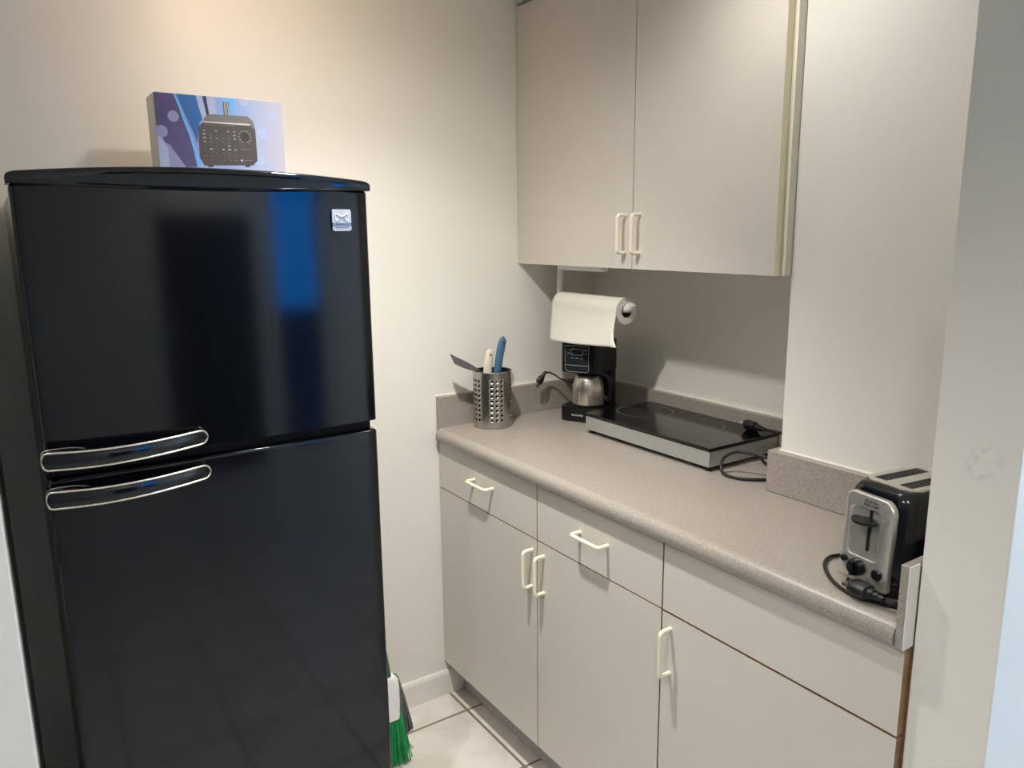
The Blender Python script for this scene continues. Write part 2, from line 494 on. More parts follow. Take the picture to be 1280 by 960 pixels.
splashback('grey splashback board along the left wall behind the steel canister', 0.0005, 0.020, -0.620, -0.0005, 0.874,
           [((0.0035, -0.622, ZC), (0.0035, -0.020, ZC)), ((0.002, -0.6215, 0.878), (0.002, -0.6215, ZS))])
splashback('long grey splashback board along the back wall behind the cooktop', 0.0205, 0.9715, -0.020, -0.0005, 0.9145,
           [((0.0205, -0.0035, ZC), (0.9715, -0.0035, ZC))])
splashback('short grey splashback return between the cooktop and the pillar side', 0.972, 0.9915, -0.2632, -0.0205, 0.9145, [])
splashback('grey splashback board across the front of the pillar behind the toaster', 0.972, 1.4835, -0.283, -0.2635, 0.9145,
           [((0.992, -0.2655, ZC), (1.483, -0.2655, ZC))])
es = splashback('upright grey end board with a white edge at the right end of the counter', 1.4840, 1.4965, -0.629, -0.2840, 0.874, [])
o = Vector(es.location)
box('white_edge', 1.4966 - o.x, 1.4985 - o.x, -0.628 - o.y, -0.6005 - o.y, 0.001, ZS - 0.875, M['caulk'], es)

# ------------------------------------------------------------------ wall cabinet
wc = thing('wall_cabinet', 'off-white two-door wall cabinet hung above the counter', 'cabinet', (0, 0, 1.407))
bm = bmesh.new()
add_box(bm, 0.002, 0.9912, -0.2835, -0.001, 0.0, 0.764)
link('body', bm, M['lamside'], wc)
YU, YUB = -0.3065, -0.2845
for (x0, x1, hx) in ((0.003, 0.5300, 0.506), (0.5335, 0.9800, 0.5595)):
    bm = bmesh.new(); fs = add_box(bm, x0, x1, YU, YUB, 0.0, 0.762)
    if x0 > 0.1: fs[1].material_index = 1
    do = link('door', bm, [M['lam'], M['band']], wc)
    pull(do, (hx, YU, 0.042), (hx, YU, 0.140))
box('edge_strip', 0.9875, 0.9914, -0.2865, -0.2836, 0.0, 0.764, M['cream'], wc)

# ------------------------------------------------------------------ refrigerator
fr = thing('refrigerator', 'tall glossy black refrigerator with top freezer and two curved handles', 'refrigerator', (0, 0, 0))
A0, A1, DX = -1.6745, -1.0828, 0.62
bm = bmesh.new(); add_box(bm, 0.012, 0.553, A0 + 0.004, A1 - 0.004, 0.03, 1.580, 0.004)
link('body', bm, M['fside'], fr)
bm = bmesh.new(); add_box(bm, 0.553, 0.562, A0 + 0.012, A1 - 0.012, 0.06, 1.585); add_box(bm, 0.562, 0.600, A0 + 0.01, A1 - 0.01, 1.1095, 1.1275)
link('gasket', bm, M['gap'], fr)
for x in (0.06, 0.5):
    for y in (A0 + 0.06, A1 - 0.06): lathe('foot', [(0.02, 0), (0.02, 0.03)], M['rubber'], fr, (x, y, 0), 12)
def bow(y):
    t = (y - (A0 + A1) / 2) / ((A1 - A0) / 2)
    return 1 - t * t
def door_bm(z0, ztop, arch=0.0, bev=0.008):
    """door slab slightly bowed in plan, with rounded vertical edges; arch raises the middle of its top"""
    bm = bmesh.new(); n = 28
    lo, hi = [], []
    out = []
    r = 0.010
    for k in range(n + 1):
        y = A0 + (A1 - A0) * k / n
        x = DX - 0.004 + 0.004 * bow(y)
        e = min(y - A0, A1 - y)
        if e < r: x -= r - math.sqrt(max(0, r * r - (r - e) ** 2))
        out.append((x, y))
    # finer points near both rounded ends
    ext = []
    for s, yy in ((1, A0), (-1, A1)):
        for k in range(1, 6):
            e = r * (1 - math.cos(PI / 2 * k / 6)); y = yy + s * e
            ext.append((DX - 0.004 + 0.004 * bow(y) - (r - math.sqrt(max(0, r * r - (r - e) ** 2))), y))
    out = sorted(out + ext, key=lambda q: q[1])
    back = 0.562
    m = len(out)
    def ring(z, inset, a):
        vs = []
        for x, y in out:
            yy = max(A0 + inset, min(A1 - inset, y))
            vs.append(bm.verts.new((x - inset, yy, z + a * bow(y))))
        b0 = bm.verts.new((back, A1 - inset, z + a * bow(A1))); b1 = bm.verts.new((back, A0 + inset, z + a * bow(A0)))
        return vs + [b0, b1]
    R = []
    for k in range(4):
        t = PI / 2 * k / 3
        R.append(ring(z0 + bev * (1 - math.sin(t)), bev * (1 - math.cos(PI / 2 - t)) if False else bev * (1 - math.sin(t)) * 0.6, 0))
    for k in range(4):
        t = PI / 2 * k / 3
        R.append(ring(ztop - bev * (1 - math.sin(t)), bev * (1 - math.cos(t)), arch))
    R = R[:0] + R
    q = len(R[0])
    for a, b in zip(R[:-1], R[1:]):
        for k in range(q):
            bm.faces.new((a[k], a[(k + 1) % q], b[(k + 1) % q], b[k]))
    bm.faces.new(R[0]); bm.faces.new(list(reversed(R[-1])))
    return bm
fz = link('freezer_door', door_bm(1.1285, 1.588, 0.010), M['blackgloss'], fr, angle=50)
fd = link('fridge_door', door_bm(0.075, 1.1090), M['blackgloss'], fr, angle=50)
# arched, lens-shaped cap along the top of the freezer door
bm = bmesh.new(); n = 56; rows = []
E0, E1 = A0 - 0.003, A1 + 0.003
for k in range(n + 1):
    y = (E0 + E1) / 2 - (E1 - E0) / 2 * math.cos(PI * k / n)
    bw = max(0.0, bow(max(A0, min(A1, y))))
    e = min(y - E0, E1 - y); rr = 0.009
    drop = 0.0 if e >= rr else rr - math.sqrt(max(0, rr * rr - (rr - e) ** 2))
    zb = 1.5865 - 0.0060 * bw ** 1.3
    zt = 1.6050 + 0.0150 * bw
    xf = DX + 0.003 + 0.003 * bw
    lens = 0.5 * (bw + bw * bw)
    z2 = zb + 0.004; z3 = zt - 0.010
    sec = [(0.570, zb), (xf - 0.003, zb), (xf, zb + 0.002), (xf + 0.0004, z2), (xf - 0.0045 * lens, z2 + 0.002 + 0.001 * lens), (xf - 0.0065 * lens, z3 - 0.0015), (xf - 0.0020 * lens, z3 + 0.0012)]
    rt = 0.007
    for q in range(6):
        a = PI / 2 * q / 5
        sec.append((xf - 0.0012 * lens - rt * (1 - math.cos(a)), zt - rt * (1 - math.sin(a))))
    sec.append((0.570, zt))
    lim = zt - drop
    rows.append([bm.verts.new((x, y, min(z, lim - 0.0001 * i) if drop and z > zb + 0.004 else z)) for i, (x, z) in enumerate(sec)])
for a, b in zip(rows[:-1], rows[1:]):
    q = len(a)
    for k in range(q): bm.faces.new((a[k], a[(k + 1) % q], b[(k + 1) % q], b[k]))
bm.faces.new(rows[0]); bm.faces.new(list(reversed(rows[-1])))
link('top_cap', bm, M['capgloss'], fz, angle=28)
# curved handles
def handle_path(k, n):
    """plan of the handle's outer face: k from the left end round to the right tip"""
    t = 0.5 - 0.5 * math.cos(PI * k / n)
    y = (A0 - 0.004) + 0.258 * t
    x = DX + 0.010 + 0.032 * math.sin(PI * min(1.0, 0.30 + 0.70 * t)) ** 0.9
    return x, y
def fridge_handle(door, zc):
    bm = bmesh.new(); n = 36; rows = []; top, bot = [], []
    for k in range(n + 1):
        x, y = handle_path(k, n)
        t = (y - (A0 - 0.004)) / 0.258
        hh = 0.0142 - 0.0020 * t
        zc2 = zc + 0.0052 * (1 - t) - 0.0035 * math.sin(PI * t) + 0.0045 * max(0, t - 0.3)
        dtip = (1 - t) * 0.258
        if dtip < hh: hh = max(0.0004, math.sqrt(max(0, hh * hh - (hh - dtip) ** 2)))
        dl = t * 0.258
        if dl < 0.008: hh -= 0.008 - math.sqrt(max(0, 0.008 ** 2 - (0.008 - dl) ** 2))
        th = 0.012 if t < 0.8 else 0.012 + 0.0
        xi = max(x - th, DX - 0.004)
        rows.append([bm.verts.new(v) for v in ((x, y, zc2 - hh), (x + 0.0025, y, zc2 - hh * 0.5), (x + 0.0032, y, zc2), (x + 0.0025, y, zc2 + hh * 0.5), (x, y, zc2 + hh),
                                               (xi, y + 0.004 * (1 - t), zc2 + hh), (xi, y + 0.004 * (1 - t), zc2 - hh))])
        top.append((x + 0.0008, y, zc2 + hh)); bot.append((x + 0.0008, y, zc2 - hh))
    for a, b in zip(rows[:-1], rows[1:]):
        q = len(a)
        for j in range(q): bm.faces.new((a[j], a[(j + 1) % q], b[(j + 1) % q], b[j]))
    bm.faces.new(rows[0]); bm.faces.new(list(reversed(rows[-1])))
    # left end block joining the bar to the door edge
    x, y = handle_path(0, n)
    add_box(bm, DX - 0.03, x - 0.002, A0 - 0.003, A0 + 0.016, zc - 0.013, zc + 0.013, 0.003)
    link('handle', bm, M['blackgloss'], door, angle=40)
    bm = bmesh.new()
    add_sweep(bm, top + list(reversed(bot)), 0.0019, 8, (1, 0, 0), closed=True)
    # the pale trim folds back along the left end towards the door
    x, y = handle_path(0, n)
    add_sweep(bm, catmull([(x, y + 0.001, zc + 0.0150), (x - 0.010, y + 0.002, zc + 0.0190), (x - 0.016, y + 0.018, zc + 0.0200), (x - 0.012, y + 0.046, zc + 0.0195), (x - 0.004, y + 0.062, zc + 0.0175)], 6), 0.0012, 6)
    link('handle_trim', bm, M['chrome'], door, angle=60)
fridge_handle(fz, 1.1465)
fridge_handle(fd, 1.0815)
# maker's badge
by0, by1, bz0, bz1 = -1.1595, -1.1215, 1.5110, 1.5515
bxx = DX - 0.0010
bd = prism('badge', rounded(by0, by1, bz0, bz1, 0.004, 5), bxx, bxx + 0.0036, M['badge'], fr, 'yz', 0.0008, 2)
bm = bmesh.new()
cy, cz = (by0 + by1) / 2, 1.5370
for sg in (-1, 1):
    add_sweep(bm, catmull([(bxx + 0.0037, cy, cz), (bxx + 0.0037, cy + sg * 0.006, cz + 0.0035), (bxx + 0.0037, cy + sg * 0.0115, cz + 0.0068), (bxx + 0.0037, cy + sg * 0.0130, cz),
                           (bxx + 0.0037, cy + sg * 0.0115, cz - 0.0068), (bxx + 0.0037, cy + sg * 0.006, cz - 0.0035)], 4), 0.0009, 6, (1, 0, 0), closed=True)
link('emblem', bm, M['badgehi'], bd)
text_mesh('lettering', 'DAEWOO', 0.0074, M['badgetx'], bd, face_px(bxx + 0.0037, cy, 1.5230) @ Matrix.Scale(1.15, 4, (1, 0, 0)), bold=0.0002)
text_mesh('small_lettering', 'ELECTRONICS', 0.0032, M['badgetx'], bd, face_px(bxx + 0.0037, cy, 1.5178) @ Matrix.Scale(1.25, 4, (1, 0, 0)))

# ------------------------------------------------------------------ radio box on the fridge
BXF, BY0, BY1, BZ0, BZ1 = 0.250, -1.3895, -1.1215, 1.5805, 1.7985
bxo = thing('radio_box', 'blue and white printed carton showing a radio, standing on top of the refrigerator', 'box', (BXF, BY0, BZ0))
BW, BH = BY1 - BY0, BZ1 - BZ0
M['carton'] = mat('pale_carton_sides', (236, 234, 232), 0.5)
bm = bmesh.new(); add_box(bm, -0.085, 0, 0, BW, 0, BH, 0.0012, 1)
link('carton', bm, M['carton'], bxo)
def print_mat(name, cols, rough=0.38, scale=3.0):
    """printed card: a few ink colours blended across the face (object y/z)"""
    m = bpy.data.materials.new(name); m.use_nodes = True
    nt = m.node_tree; b = nt.nodes['Principled BSDF']; b.inputs['Roughness'].default_value = rough
    tc = nt.nodes.new('ShaderNodeTexCoord'); sep = nt.nodes.new('ShaderNodeSeparateXYZ')
    nt.links.new(tc.outputs['Object'], sep.inputs[0])
    n = nt.nodes.new('ShaderNodeTexNoise'); n.inputs['Scale'].default_value = 14; n.inputs['Detail'].default_value = 1
    nt.links.new(tc.outputs['Object'], n.inputs['Vector'])
    m1 = nt.nodes.new('ShaderNodeMath'); m1.operation = 'MULTIPLY'; m1.inputs[1].default_value = 1.0 / BW
    nt.links.new(sep.outputs['Y'], m1.inputs[0])
    m2 = nt.nodes.new('ShaderNodeMath'); m2.operation = 'MULTIPLY_ADD'; m2.inputs[1].default_value = 0.22
    nt.links.new(n.outputs['Fac'], m2.inputs[0]); nt.links.new(m1.outputs[0], m2.inputs[2])
    m3 = nt.nodes.new('ShaderNodeMath'); m3.operation = 'SUBTRACT'; m3.inputs[1].default_value = 0.11
    nt.links.new(m2.outputs[0], m3.inputs[0])
    r = nt.nodes.new('ShaderNodeValToRGB'); e = r.color_ramp.elements
    e[0].position = cols[0][0]; e[0].color = lin(cols[0][1]); e[1].position = cols[-1][0]; e[1].color = lin(cols[-1][1])
    for p, c in cols[1:-1]:
        k = e.new(p); k.color = lin(c)
    nt.links.new(m3.outputs[0], r.inputs['Fac']); nt.links.new(r.outputs['Color'], b.inputs['Base Color'])
    return m
PM = [print_mat('print_ground', [(0.0, (66, 58, 96)), (0.10, (84, 76, 118)), (0.20, (96, 90, 140)), (0.33, (150, 160, 205)), (0.52, (122, 150, 200)), (0.72, (146, 160, 194)), (1.0, (162, 160, 174))]),
      mat('print_blue', (38, 104, 172), 0.38, noise=(16, (28, 72, 136), 0.3)),
      mat('print_skyblue', (96, 160, 222), 0.38),
      mat('print_violet', (60, 50, 92), 0.38, noise=(20, (88, 78, 122), 0.3)),
      mat('print_pale', (154, 166, 198), 0.38),
      mat('print_navy', (30, 34, 76), 0.38),
      mat('print_radio', (74, 68, 64), 0.4, noise=(60, (64, 58, 55), 0.3)),
      mat('print_radio_top', (104, 100, 98), 0.4),
      mat('print_marks', (188, 186, 180), 0.4),
      mat('print_dial', (48, 44, 43), 0.4),
      mat('print_glow', (132, 134, 176), 0.38)]
def uv(X, Y):
    """photo-crop coordinates of the print -> face metres (y from the left edge, z up)"""
    t = (Y - 90) / 640.0; s0 = 80 + 45 * t; s1 = 1150 + 22 * t
    s = (X - s0) / (s1 - s0)
    yt = 90 + 95 * s
    v = (Y - yt) / (715 - 90 - 5)
    return BW * max(0.003, min(0.997, s)), BZ1 - BZ0 - 0.153 * v if v > 0.003 else BH - 0.0008
bm = bmesh.new(); lay = [0]
def poly(pts, mi, raw=False):
    lay[0] += 1
    x = 0.0003 + 0.00002 * lay[0]
    f = bm.faces.new([bm.verts.new((x,) + (p if raw else uv(*p))) for p in pts]); f.material_index = mi
def disc(cx, cy, r, mi, n=18):
    u, v = uv(cx, cy); poly([(u + r * math.cos(2 * PI * k / n), max(0.001, min(BH - 0.001, v + r * math.sin(2 * PI * k / n)))) for k in range(n)], mi, True)
poly([(0.0005, 0.0005), (BW - 0.0005, 0.0005), (BW - 0.0005, BH - 0.0005), (0.0005, BH - 0.0005)], 0, True)
poly([(82, 92), (240, 106), (300, 250), (370, 450), (420, 716), (300, 712), (220, 560), (110, 470)], 3)
poly([(105, 480), (200, 520), (330, 716), (128, 716)], 10)
poly([(105, 430), (150, 470), (190, 560), (200, 716), (126, 716)], 4)
disc(140, 410, 0.0125, 10); disc(235, 290, 0.0115, 10)
poly([(254, 108), (430, 124), (462, 200), (500, 285), (450, 345), (430, 400), (425, 520), (370, 370), (310, 220)], 1)
poly([(418, 122), (470, 128), (500, 285), (470, 320), (440, 220)], 4)
poly([(470, 127), (500, 130), (525, 285), (502, 285)], 5)
poly([(504, 130), (570, 136), (580, 285), (525, 285)], 4)
poly([(640, 143), (740, 152), (742, 300), (690, 300), (640, 290)], 2)
pts = [(236, 106), (258, 109), (300, 215), (345, 340), (385, 460), (425, 600), (460, 718), (418, 718), (395, 590), (355, 440), (310, 320), (275, 205)]
poly(pts, 2)
disc(820, 170, 0.011, 4); disc(975, 460, 0.0125, 4); disc(940, 690, 0.0125, 4); disc(1060, 300, 0.008, 4)
# the printed radio
poly([(640, 180), (690, 182), (692, 350), (650, 350)], 6)
for k in range(3): poly([(650 + 14 * k, 182), (655 + 14 * k, 182), (662 + 14 * k, 330), (657 + 14 * k, 330)], 8)
poly([(465, 345), (495, 290), (545, 280), (850, 304), (895, 350), (912, 425), (870, 385)], 7)
poly([(480, 338), (860, 368), (870, 385), (465, 347)], 8)
poly([(430, 385), (465, 346), (870, 384), (912, 425), (925, 690), (885, 728), (475, 706), (440, 640)], 6)
poly([(500, 706), (550, 710), (548, 724), (505, 722)], 9); poly([(815, 724), (860, 727), (856, 740), (820, 738)], 9)
disc(820, 480, 0.0095, 9, 24)
uc, vc = uv(820, 480)
for k in range(11):
    a = math.radians(-60 + 300 * k / 10)
    p, q = uc + 0.0128 * math.cos(a), vc + 0.0128 * math.sin(a)
    poly([(p - 0.0013, q - 0.0006), (p + 0.0013, q - 0.0006), (p + 0.0013, q + 0.0006), (p - 0.0013, q + 0.0006)], 8, True)
for r_ in range(9):
    for c_ in range(6):
        if random.random() < 0.22: continue
        X, Y = 478 + c_ * 50 + r_ * 1.5, 412 + r_ * 31 + c_ * 4
        w_ = random.choice((10, 16, 24)) * 0.5
        poly([(X - w_, Y - 3), (X + w_, Y - 3), (X + w_, Y + 4), (X - w_, Y + 4)], 8 if random.random() < 0.55 and r_ < 6 else 7)
poly([(490, 366), (735, 384), (735, 391), (490, 373)], 7)
disc(788, 682, 0.0022, 8); poly([(808, 678), (880, 683), (880, 692), (808, 687)], 7); poly([(790, 583), (865, 588), (865, 595), (790, 590)], 7)
link('front_print', bm, PM, bxo, smooth=False, recalc=False)

# ------------------------------------------------------------------ utensil canister
CC = (0.0835, -0.4640, 0.9145); CR, CH = 0.0590, 0.1745
can = thing('utensil_holder', 'perforated stainless steel utensil canister at the left end of the counter', 'utensil holder', CC)
bm = bmesh.new()
cols = []                                  # (angle0, angle1, has holes)
for g in range(5):
    c = math.radians(-19 + 72 * g)
    h = math.radians(8)
    cols += [(c - 3 * h, c - h, 1), (c - h, c + h, 1), (c + h, c + 3 * h, 1), (c + 3 * h, c + 3 * h + math.radians(12), 0), (c + 3 * h + math.radians(12), c + 3 * h + math.radians(24), 0)]
zs = [0.0, 0.004, 0.020] + [0.020 + 0.015 * (k + 1) for k in range(9)] + [CH - 0.004, CH]
def cyl(a, z, r=CR): return (r * math.cos(a), r * math.sin(a), z)
cache = {}
def V(a, z):
    k = (round(a % (2 * PI), 4) % 6.2832, round(z, 5))
    if k not in cache: cache[k] = bm.verts.new(cyl(a, z))
    return cache[k]
for (a0, a1, hh) in cols:
    for i in range(len(zs) - 1):
        z0, z1 = zs[i], zs[i + 1]
        am, zm = (a0 + a1) / 2, (z0 + z1) / 2
        if hh and 2 <= i <= 10:
            N = 16; hr = 0.0039; ra = hr / CR
            outer = [(a1, zm), (a1, z1), (am, z1), (a0, z1), (a0, zm), (a0, z0), (am, z0), (a1, z0)]
            inner = [bm.verts.new(cyl(am + ra * math.cos(2 * PI * k / N), zm + hr * math.sin(2 * PI * k / N))) for k in range(N)]
            O = [V(*p) for p in outer]
            for k in range(8):
                i0, i1, i2 = inner[(2 * k) % N], inner[(2 * k + 1) % N], inner[(2 * k + 2) % N]
                bm.faces.new((O[k], O[(k + 1) % 8], i2, i1, i0))
        else:
            need = []
            bm.faces.new((V(a0, z0), V(am, z0), V(a1, z0), V(a1, zm), V(a1, z1), V(am, z1), V(a0, z1), V(a0, zm)))
bm.normal_update()
for f in bm.faces:
    c_ = f.calc_center_median()
    if f.normal.x * c_.x + f.normal.y * c_.y < 0: f.normal_flip()
o = link('perforated_shell', bm, [M['steel'], M['steelin']], can, angle=60, recalc=False)
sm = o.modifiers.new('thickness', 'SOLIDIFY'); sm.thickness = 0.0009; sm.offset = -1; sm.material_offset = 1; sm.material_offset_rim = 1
lathe('bottom', [(CR - 0.001, 0.0), (CR - 0.001, 0.0015)], M['steel'], can, (0, 0, 0.0002), 48)
bm = bmesh.new(); add_sweep(bm, [cyl(2 * PI * k / 48, CH, CR - 0.0004) for k in range(48)], 0.0014, 8, closed=True)
link('rim', bm, M['steel'], can)

def utensil(name, label, cat, pts, rads, m, group=None):
    path = catmull(pts, 6)
    rr = []
    for i in range(len(pts) - 1):
        for k in range(6):
            t = k / 6
            rr.append((rads[i][0] * (1 - t) + rads[i + 1][0] * t, rads[i][1] * (1 - t) + rads[i + 1][1] * t))
    rr.append(rads[-1])
    b0 = Vector(pts[0])
    root = thing(name, label, cat, b0)
    bm = bmesh.new(); add_sweep(bm, [p - b0 for p in path], rr, 14, up=(1, 0, 0))
    return root, bm, b0
# blue handled tool, leaning right
root, bm, b0 = utensil('blue_handled_tool', 'kitchen tool with a blue plastic handle leaning right in the steel canister', 'utensil',
    [(0.085, -0.470, 0.9180), (0.0880, -0.4560, 1.020), (0.0895, -0.4480, 1.080), (0.090, -0.4420, 1.120), (0.090, -0.4340, 1.155), (0.090, -0.4270, 1.180), (0.090, -0.4235, 1.1905)],
    [(0.0035, 0.003), (0.0035, 0.003), (0.0138, 0.008), (0.0132, 0.0088), (0.0142, 0.0086), (0.0128, 0.0068), (0.003, 0.002)], M['bluehandle'])
link('handle', bm, M['bluehandle'], root)
bm = bmesh.new(); add_lathe(bm, [(0.0045, 0), (0.0045, 0.017)], Vector((0.0815, -0.4290, 1.170)) - b0, 14, 0, 'x')
link('hang_hole', bm, M['greyplastic'], root)
# ivory handled peeler
root, bm, b0 = utensil('peeler', 'ivory plastic handled peeler with a rivet, standing in the steel canister', 'utensil',
    [(0.100, -0.486, 0.9180), (0.0985, -0.488, 1.020), (0.0975, -0.489, 1.070), (0.0965, -0.4860, 1.110), (0.0955, -0.4800, 1.140), (0.095, -0.4770, 1.1520), (0.095, -0.4760, 1.1565)],
    [(0.003, 0.002), (0.004, 0.003), (0.0145, 0.008), (0.0150, 0.009), (0.0130, 0.0078), (0.0095, 0.006), (0.002, 0.0015)], M['ivory'])
link('handle', bm, M['ivory'], root)
bm = bmesh.new(); add_lathe(bm, [(0.0035, 0), (0.0035, 0.010)], Vector((0.0945, -0.4805, 1.140)) - b0, 14, 0, 'x')
link('rivet', bm, M['brass'], root)
# dark turner
root = thing('spatula', 'dark grey spatula with its blade tilted over the left rim of the steel canister', 'utensil', (0.079, -0.440, 0.9180))
b0 = Vector((0.079, -0.440, 0.9180))
tube('shaft', [Vector(p) - b0 for p in catmull([(0.079, -0.440, 0.918), (0.079, -0.475, 1.010), (0.082, -0.500, 1.078), (0.085, -0.520, 1.0975)], 6)], 0.0035, M['greyplastic'], root)
bm = bmesh.new()
sec = [(-0.515, 1.0950, 0.008), (-0.530, 1.1020, 0.017), (-0.550, 1.1110, 0.024), (-0.575, 1.1225, 0.027), (-0.6000, 1.1360, 0.028), (-0.6045, 1.1385, 0.027)]
rows = []
for y, z, w in sec:
    c = Vector((0.086, y, z)) - b0
    # the blade is rolled so that its face turns to the room
    d = Vector((0.80, -0.12, -0.55)).normalized()
    nrm = Vector((0.5, 0.3, 0.8)).normalized() * 0.0008
    rows.append([bm.verts.new(c + d * w * 0.75 + nrm), bm.verts.new(c + nrm), bm.verts.new(c - d * w * 0.75 + nrm), bm.verts.new(c - d * w * 0.75 - nrm), bm.verts.new(c - nrm), bm.verts.new(c + d * w * 0.75 - nrm)])
for a, b in zip(rows[:-1], rows[1:]):
    for k in range(6): bm.faces.new((a[k], a[(k + 1) % 6], b[(k + 1) % 6], b[k]))
bm.faces.new(rows[0]); bm.faces.new(list(reversed(rows[-1])))
link('blade', bm, M['greyplastic'], root)

# ------------------------------------------------------------------ plugs
def add_plug(bm, p, d, up=(0, 0, 1), s=1.0, prongs=True, mi=0, mp=1):
    """moulded two-prong plug: p = face the prongs leave, d = direction prongs point"""
    d = Vector(d).normalized(); p = Vector(p)
    path = [p - d * t * s for t in (0.0, 0.004, 0.014, 0.022, 0.024, 0.030, 0.031, 0.036, 0.037, 0.044)]
    rad = [(0.0118, 0.0085), (0.0135, 0.0100), (0.0136, 0.0100), (0.0118, 0.0090), (0.0072, 0.0066), (0.0070, 0.0064), (0.0056, 0.0052), (0.0052, 0.0050), (0.0042, 0.0040), (0.0036, 0.0034)]
    add_sweep(bm, path, [(a * s, b * s) for a, b in rad], 14, up, mi=mi)
    if prongs:
        u = Vector(up); side = d.cross(u).normalized(); ot = side.cross(d).normalized()
        for k in (-1, 1):
            c = p + side * 0.0063 * k * s
            vs = []
            for dd in (0, 0.015):
                vs.append([bm.verts.new(c + d * dd + side * a * 0.0008 + ot * b * 0.0030) for a, b in ((-1, -1), (1, -1), (1, 1), (-1, 1))])
            A, B = vs
            for j in range(4):
                f = bm.faces.new((A[j], A[(j + 1) % 4], B[(j + 1) % 4], B[j])); f.material_index = mp
            for R in (A, B):
                f = bm.faces.new(R); f.material_index = mp

# ------------------------------------------------------------------ coffee maker
CA = math.atan2(0.42, 0.906)
cm = thing('coffee_maker', 'compact black drip coffee maker standing in the corner under the paper towels', 'coffee maker', (0.160, -0.249, 0.9145), CA)
W, D = 0.132, 0.158
X0 = -0.010
box_ = rounded(X0, X0 + W, 0.0, D, (0.014, 0.014, 0.02, 0.02), 5)
prism('base', rounded(X0, X0 + W, 0.0, D, (0.018, 0.018, 0.02, 0.02), 5), 0.0, 0.046, M['black'], cm, 'xy', 0.004, 2)
lathe('warming_plate', [(0.050, 0), (0.050, 0.002), (0.046, 0.003)], M['steeld'], cm, (X0 + W / 2, 0.064, 0.0455), 32)
prism('reservoir', rounded(X0 + 0.004, X0 + W - 0.002, 0.110, D, (0.004, 0.004, 0.02, 0.02), 5), 0.044, 0.250, M['black'], cm, 'xy', 0.002, 1)
prism('brew_head', rounded(X0, X0 + W, 0.002, D, (0.016, 0.016, 0.02, 0.02), 6), 0.156, 0.254, M['black'], cm, 'xy', 0.004, 2)
lathe('filter_cone', [(0.052, 0.0), (0.050, -0.003), (0.040, -0.0045)], M['black'], cm, (X0 + W / 2, 0.062, 0.1565), 28)
box('water_gauge', X0 + W - 0.0025, X0 + W - 0.0008, 0.124, 0.130, 0.07, 0.24, M['panel'], cm)
cp = prism('control_panel', rounded(0.010, 0.092, 0.160, 0.243, (0.010, 0.010, 0.003, 0.003), 5), -0.0018, 0.004, M['panel'], cm, 'xz', 0.0008, 1)
bm = bmesh.new()
add_sweep(bm, [(u, -0.0018, v) for u, v in rounded(0.0105, 0.0915, 0.1605, 0.2425, (0.010, 0.010, 0.003, 0.003), 5)], 0.0007, 6, (0, 1, 0), closed=True)
add_sweep(bm, [(0.013, -0.0019, 0.181), (0.090, -0.0019, 0.181)], 0.0006, 6)
link('panel_outline', bm, M['badge'], cp)
prism('display', rounded(0.032, 0.071, 0.2145, 0.2315, 0.003, 4), -0.0026, -0.0012, M['lcd'], cp, 'xz')
bm = bmesh.new()
add_sweep(bm, [(u, -0.0024, v) for u, v in rounded(0.0315, 0.0715, 0.2140, 0.2320, 0.003, 4)], 0.0009, 6, (0, 1, 0), closed=True)
link('display_frame', bm, M['badge'], cp)
for (u, v) in ((0.022, 0.229), (0.022, 0.216), (0.081, 0.229), (0.081, 0.216), (0.035, 0.202), (0.051, 0.202), (0.067, 0.202)):
    bm = bmesh.new()
    add_lathe(bm, [(0.0048, 0), (0.0048, -0.0016), (0.004, -0.0022)], (u, -0.0012, v), 14, 0, 'y')
    add_sweep(bm, [(u + 0.0042 * math.cos(2 * PI * k / 14), -0.0034, v + 0.0030 * math.sin(2 * PI * k / 14)) for k in range(7)], 0.0005, 5, (0, 1, 0), mi=1)
    link('button', bm, [M['panel'], M['print']], cp)
text_mesh('lettering', 'MR.COFFEE', 0.0072, M['print'], cm, face_my(0.053, -0.0002, 0.021) @ Matrix.Scale(1.1, 4, (1, 0, 0)), bold=0.0001)
# power cord and plug hanging over the left splashback
def to_local(p, rootloc, rz):
    v = Vector(p) - Vector(rootloc)
    return Matrix.Rotation(-rz, 3, 'Z') @ v
L_ = lambda p: to_local(p, (0.160, -0.249, 0.9145), CA)
path = catmull([L_(p) for p in ((0.150, -0.150, 1.000), (0.105, -0.155, 1.012), (0.075, -0.185, 1.026), (0.062, -0.215, 1.047), (0.060, -0.236, 1.053), (0.060, -0.246, 1.046))], 8)
tube('cord', path, 0.0027, M['cord'], cm, 8)
bm = bmesh.new()
add_plug(bm, L_((0.062, -0.272, 1.022)), L_((0.062, -0.286, 1.005)) - L_((0.062, -0.272, 1.022)), (1, 0.2, 0), 1.05)
link('plug', bm, [M['cord'], M['greyplastic']], cm)

